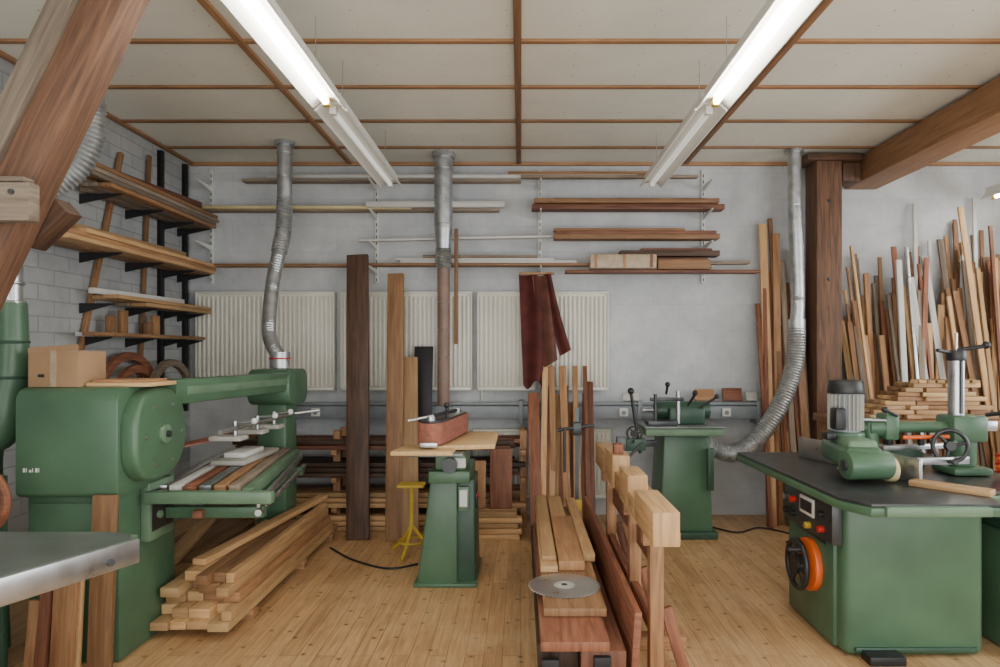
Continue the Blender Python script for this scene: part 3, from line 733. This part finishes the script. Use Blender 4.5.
b = B('power_feeder')
b.boxM((.20, .46, .13), Matrix.Translation((1.84, 3.72, .985)) @ Matrix.Rotation(-.15, 4, 'Z'), GREEN, .04, 4)
b.boxM((.15, .40, .06), Matrix.Translation((1.84, 3.72, 1.05)) @ Matrix.Rotation(-.15, 4, 'Z'), GREEN_L, .02, 3)
b.cyl((1.70, 3.50, .955), (1.94, 3.52, .955), .075, GREEN, bev=.012)
for dy in (-.15, 0, .15):
    b.cyl((1.95, 3.72+dy, .922), (2.00, 3.72+dy, .922), .065, CREAM, bev=.008); b.cyl((2.0, 3.72+dy, .922), (2.01, 3.72+dy, .922), .03, IRON_D)
b.cyl((1.69, 3.5, .955), (1.705, 3.5, .955), .03, IRON_D)
b.cyl((1.85, 3.8, 1.06), (1.85, 3.8, 1.10), .10, GREEN, bev=.01)
b.cyl((1.85, 3.8, 1.10), (1.85, 3.8, 1.32), .078, TRUNK)
for k in range(24):
    a = 2*math.pi*k/24; b.bar((1.85+.086*math.cos(a), 3.8+.086*math.sin(a), 1.11), (1.85+.086*math.cos(a), 3.8+.086*math.sin(a), 1.31), .018, .005, PAD, (math.sin(a), -math.cos(a), 0))
b.cyl((1.85, 3.8, 1.315), (1.85, 3.8, 1.39), .10, BLACK, r1=.092, bev=.01)
b.bx(1.73, 1.79, 3.66, 3.74, 1.12, 1.24, BLACK, .01)
b.bx(1.70, 1.75, 3.7, 3.78, 1.06, 1.10, BLACK, .006)
b.cyl((1.90, 3.82, 1.12), (2.58, 3.82, 1.12), .032, GREEN); b.cyl((1.98, 3.82, 1.12), (2.12, 3.82, 1.12), .055, GREEN, bev=.01)
b.cyl((2.0, 3.82, 1.0), (2.0, 3.82, 1.15), .045, GREEN); b.bx(2.06, 2.14, 3.76, 3.88, 1.05, 1.2, GREEN, .015)
b.cyl((2.12, 3.70, 1.075), (2.35, 3.66, 1.085), .011, ORANGE)
b.cyl((2.12, 3.76, 1.19), (2.02, 3.7, 1.23), .008, BLACK); b.ball((2.02, 3.7, 1.23), .018, BLACK)
b.cyl((1.9, 3.75, 1.17), (2.1, 3.78, 1.16), .01, STEEL)
b.bx(2.42, 2.64, 3.72, 3.94, .856, .90, GREEN, .015); b.cyl((2.53, 3.83, .9), (2.53, 3.83, 1.18), .075, GREEN, bev=.01); b.bx(2.43, 2.63, 3.74, 3.92, 1.04, 1.19, GREEN, .02)
b.cyl((2.50, 3.83, 1.18), (2.50, 3.83, 1.52), .042, STEEL); b.cyl((2.50, 3.83, 1.50), (2.50, 3.83, 1.56), .052, BLACK, bev=.006)
b.cyl((2.50, 3.785, 1.2), (2.50, 3.785, 1.5), .01, IRON_D, seg=8)
b.cyl((2.50, 3.83, 1.56), (2.66, 3.81, 1.585), .012, BLACK); b.ball((2.66, 3.81, 1.59), .022, BLACK); b.cyl((2.50, 3.83, 1.54), (2.36, 3.78, 1.56), .010, BLACK)
b.cyl((2.50, 3.83, 1.56), (2.50, 3.83, 1.66), .008, STEEL)
b.bx(2.57, 2.70, 3.77, 3.89, 1.10, 1.16, STEEL, .01)
b.cyl((2.6, 3.72, 1.2), (2.6, 3.6, 1.22), .012, BLACK); b.ball((2.6, 3.6, 1.22), .02, BLACK)
b.wheel((2.33, 3.62, 1.04), (-.25, -1, .1), .085, BLACK, .012, 3, .025); b.cyl((2.33, 3.62, 1.04), (2.45, 3.76, 1.04), .014, STEEL)
for k in range(5): b.torus((2.66, 3.6, .90+.022*k), (0.1, .2, 1), .075, .009, ORANGE if k % 2 else RED, 24, 8)
b.done()
b = B('machine_side_table')
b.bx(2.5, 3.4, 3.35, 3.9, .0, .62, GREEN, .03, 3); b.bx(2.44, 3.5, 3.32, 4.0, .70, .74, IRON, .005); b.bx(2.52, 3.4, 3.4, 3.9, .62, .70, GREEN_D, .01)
b.done()

# ------------------------------------------------------------ right back: bench, offcuts, leaning timber
b = B('workbench')
b.bx(2.45, 4.3, 4.95, 5.6, .98, 1.04, W_MID, .005)
for x in (2.52, 4.2):
    for y in (5.02, 5.52): b.bx(x-.04, x+.04, y-.04, y+.04, 0, .98, W_MID, .005)
b.bx(2.5, 4.25, 5.0, 5.55, .3, .34, W_MID, .004)
b.done()
b = B('stacked_wood_offcuts')
z = 1.041
for lay in range(8):
    x = 2.62+.05*lay+R(0, .05); xe = 3.5-lay*.03; t = .034
    while x < xe:
        w = R(.12, .34); dy = R(.0, .05)
        b.boxM((w, R(.06, .1), t-.002), Matrix.Translation((x+w/2, 5.05+dy+R(0, .06), z+t/2)) @ Matrix.Rotation(R(-.2, .2), 4, 'Z'), random.choice([W_LIGHT, W_PLY, W_LIGHT, W_MID]), .003)
        b.bx(x, x+w*.9, 5.24, 5.34, z, z+t-.002, random.choice([W_LIGHT, W_MID]), .003)
        x += w+.01
    z += t
for k in range(7):
    b.bar((2.95+k*.08, 5.0+R(0, .1), z+.012), (3.05+k*.08+R(-.1, .1), 5.3, z+.012), .05, .022, random.choice([W_LIGHT, W_PLY]), bev=.002)
b.done()
b = B('leaning_timber_boards')
H = [2.0, 2.45, 1.9, 2.75, 2.3, 2.65, 2.0, 2.8, 2.1, 1.8, 2.4, 1.7, 2.2, 2.0, 1.6, 2.5, 1.9, 2.3]
for i in range(18):
    x = 2.20+i*.0225; h = H[i]
    b.bar((x+R(-.03, .03), 5.99-R(0, .16), 0), (min(x+R(-.03, .06), 2.6), 6.27-R(0, .08), h), R(.035, .075), .028, random.choice([W_MID, W_RED, W_MID, W_GREY, W_LIGHT]), (0, 1, 0), .003)
b.done()
b = B('leaning_timber_offcuts')
for i in range(340):
    x = R(2.98, 5.2); h = R(1.35, 2.1)+(.5 if random.random() < .2 else 0)
    if x > 3.9: h += .3
    m = random.choices([W_LIGHT, W_MID, W_RED, W_GREY, W_WHITE, W_BEAM, STEEL], [7, 9, 4, 2, 2, 2, .3])[0]
    lean = R(-.05, .28) if random.random() < .6 else R(-.25, .05)
    lean = max(lean, 2.95-x)
    yt = R(5.95, 6.32)
    b.bar((x, yt-R(.25, .4), 0), (min(x+lean, 5.7), yt, h), R(.022, .06), R(.012, .03), m, (0, 1, 0), .002)
for x, h in ((3.72, 2.95), (3.86, 2.6), (4.1, 2.8), (4.28, 3.0), (4.35, 2.7)):
    b.bar((x-.2, 5.9, 0), (x, 6.3, h), .035, .02, random.choice([W_WHITE, W_WHITE, W_MID]), (0, 1, 0), .002)
b.done()

b = B('wall_offcut_panels')
for x0, x1, z0, z1, m in ((1.62, 1.80, 1.095, 1.20, W_MID), (1.88, 2.06, 1.095, 1.21, W_RED), (2.1, 2.2, 1.095, 1.17, W_WHITE), (.95, 1.1, 1.095, 1.16, W_WHITE)):
    b.bar(((x0+x1)/2, 6.2, z0), ((x0+x1)/2, 6.24, z1), x1-x0, .02, m, (0, 1, 0), .002)
b.done()
b = B('floor_power_cable')
b.tube([(-1.5, 5.25, .008), (-1.25, 4.95, .008), (-.95, 4.75, .008), (-.75, 4.85, .008)], .008, BLACK, seg=8)
b.tube([(1.66, 5.9, .008), (1.85, 5.7, .008), (2.1, 5.85, .008), (2.3, 5.6, .008), (2.15, 5.4, .008)], .008, BLACK, seg=8)
b.done()

# ------------------------------------------------------------ light & camera
w = bpy.data.worlds.new('World'); bpy.context.scene.world = w; w.use_nodes = True
bg = w.node_tree.nodes['Background']; bg.inputs[0].default_value = (.90, .95, 1, 1); bg.inputs[1].default_value = 1.0
def area(name, loc, rot, sx, sy, p, c):
    l = bpy.data.lights.new(name, 'AREA'); l.shape = 'RECTANGLE'; l.size = sx; l.size_y = sy; l.energy = p; l.color = c
    o = bpy.data.objects.new(name, l); o.location = loc; o.rotation_euler = rot; bpy.context.scene.collection.objects.link(o)
area('fill_light_side', (5.9, 2.5, 1.9), (0, math.radians(90), 0), 1.6, 4, 170, (.92, .96, 1))  # added side fill light; the right wall has no window
area('fill_light_rear', (1.0, -1.4, 1.3), (math.radians(122), 0, 0), 7, 2.2, 220, (1, .99, .96))  # added fill light in the open rear, tilted up to brighten the ceiling

cam = bpy.data.cameras.new('camera'); co = bpy.data.objects.new('camera', cam); bpy.context.scene.collection.objects.link(co)
co.location = (0, 0, 1.55); co.rotation_euler = (math.radians(90), 0, 0)
cam.sensor_width = 36; cam.lens = 24; cam.shift_x = -.021; cam.shift_y = .0185
bpy.context.scene.camera = co
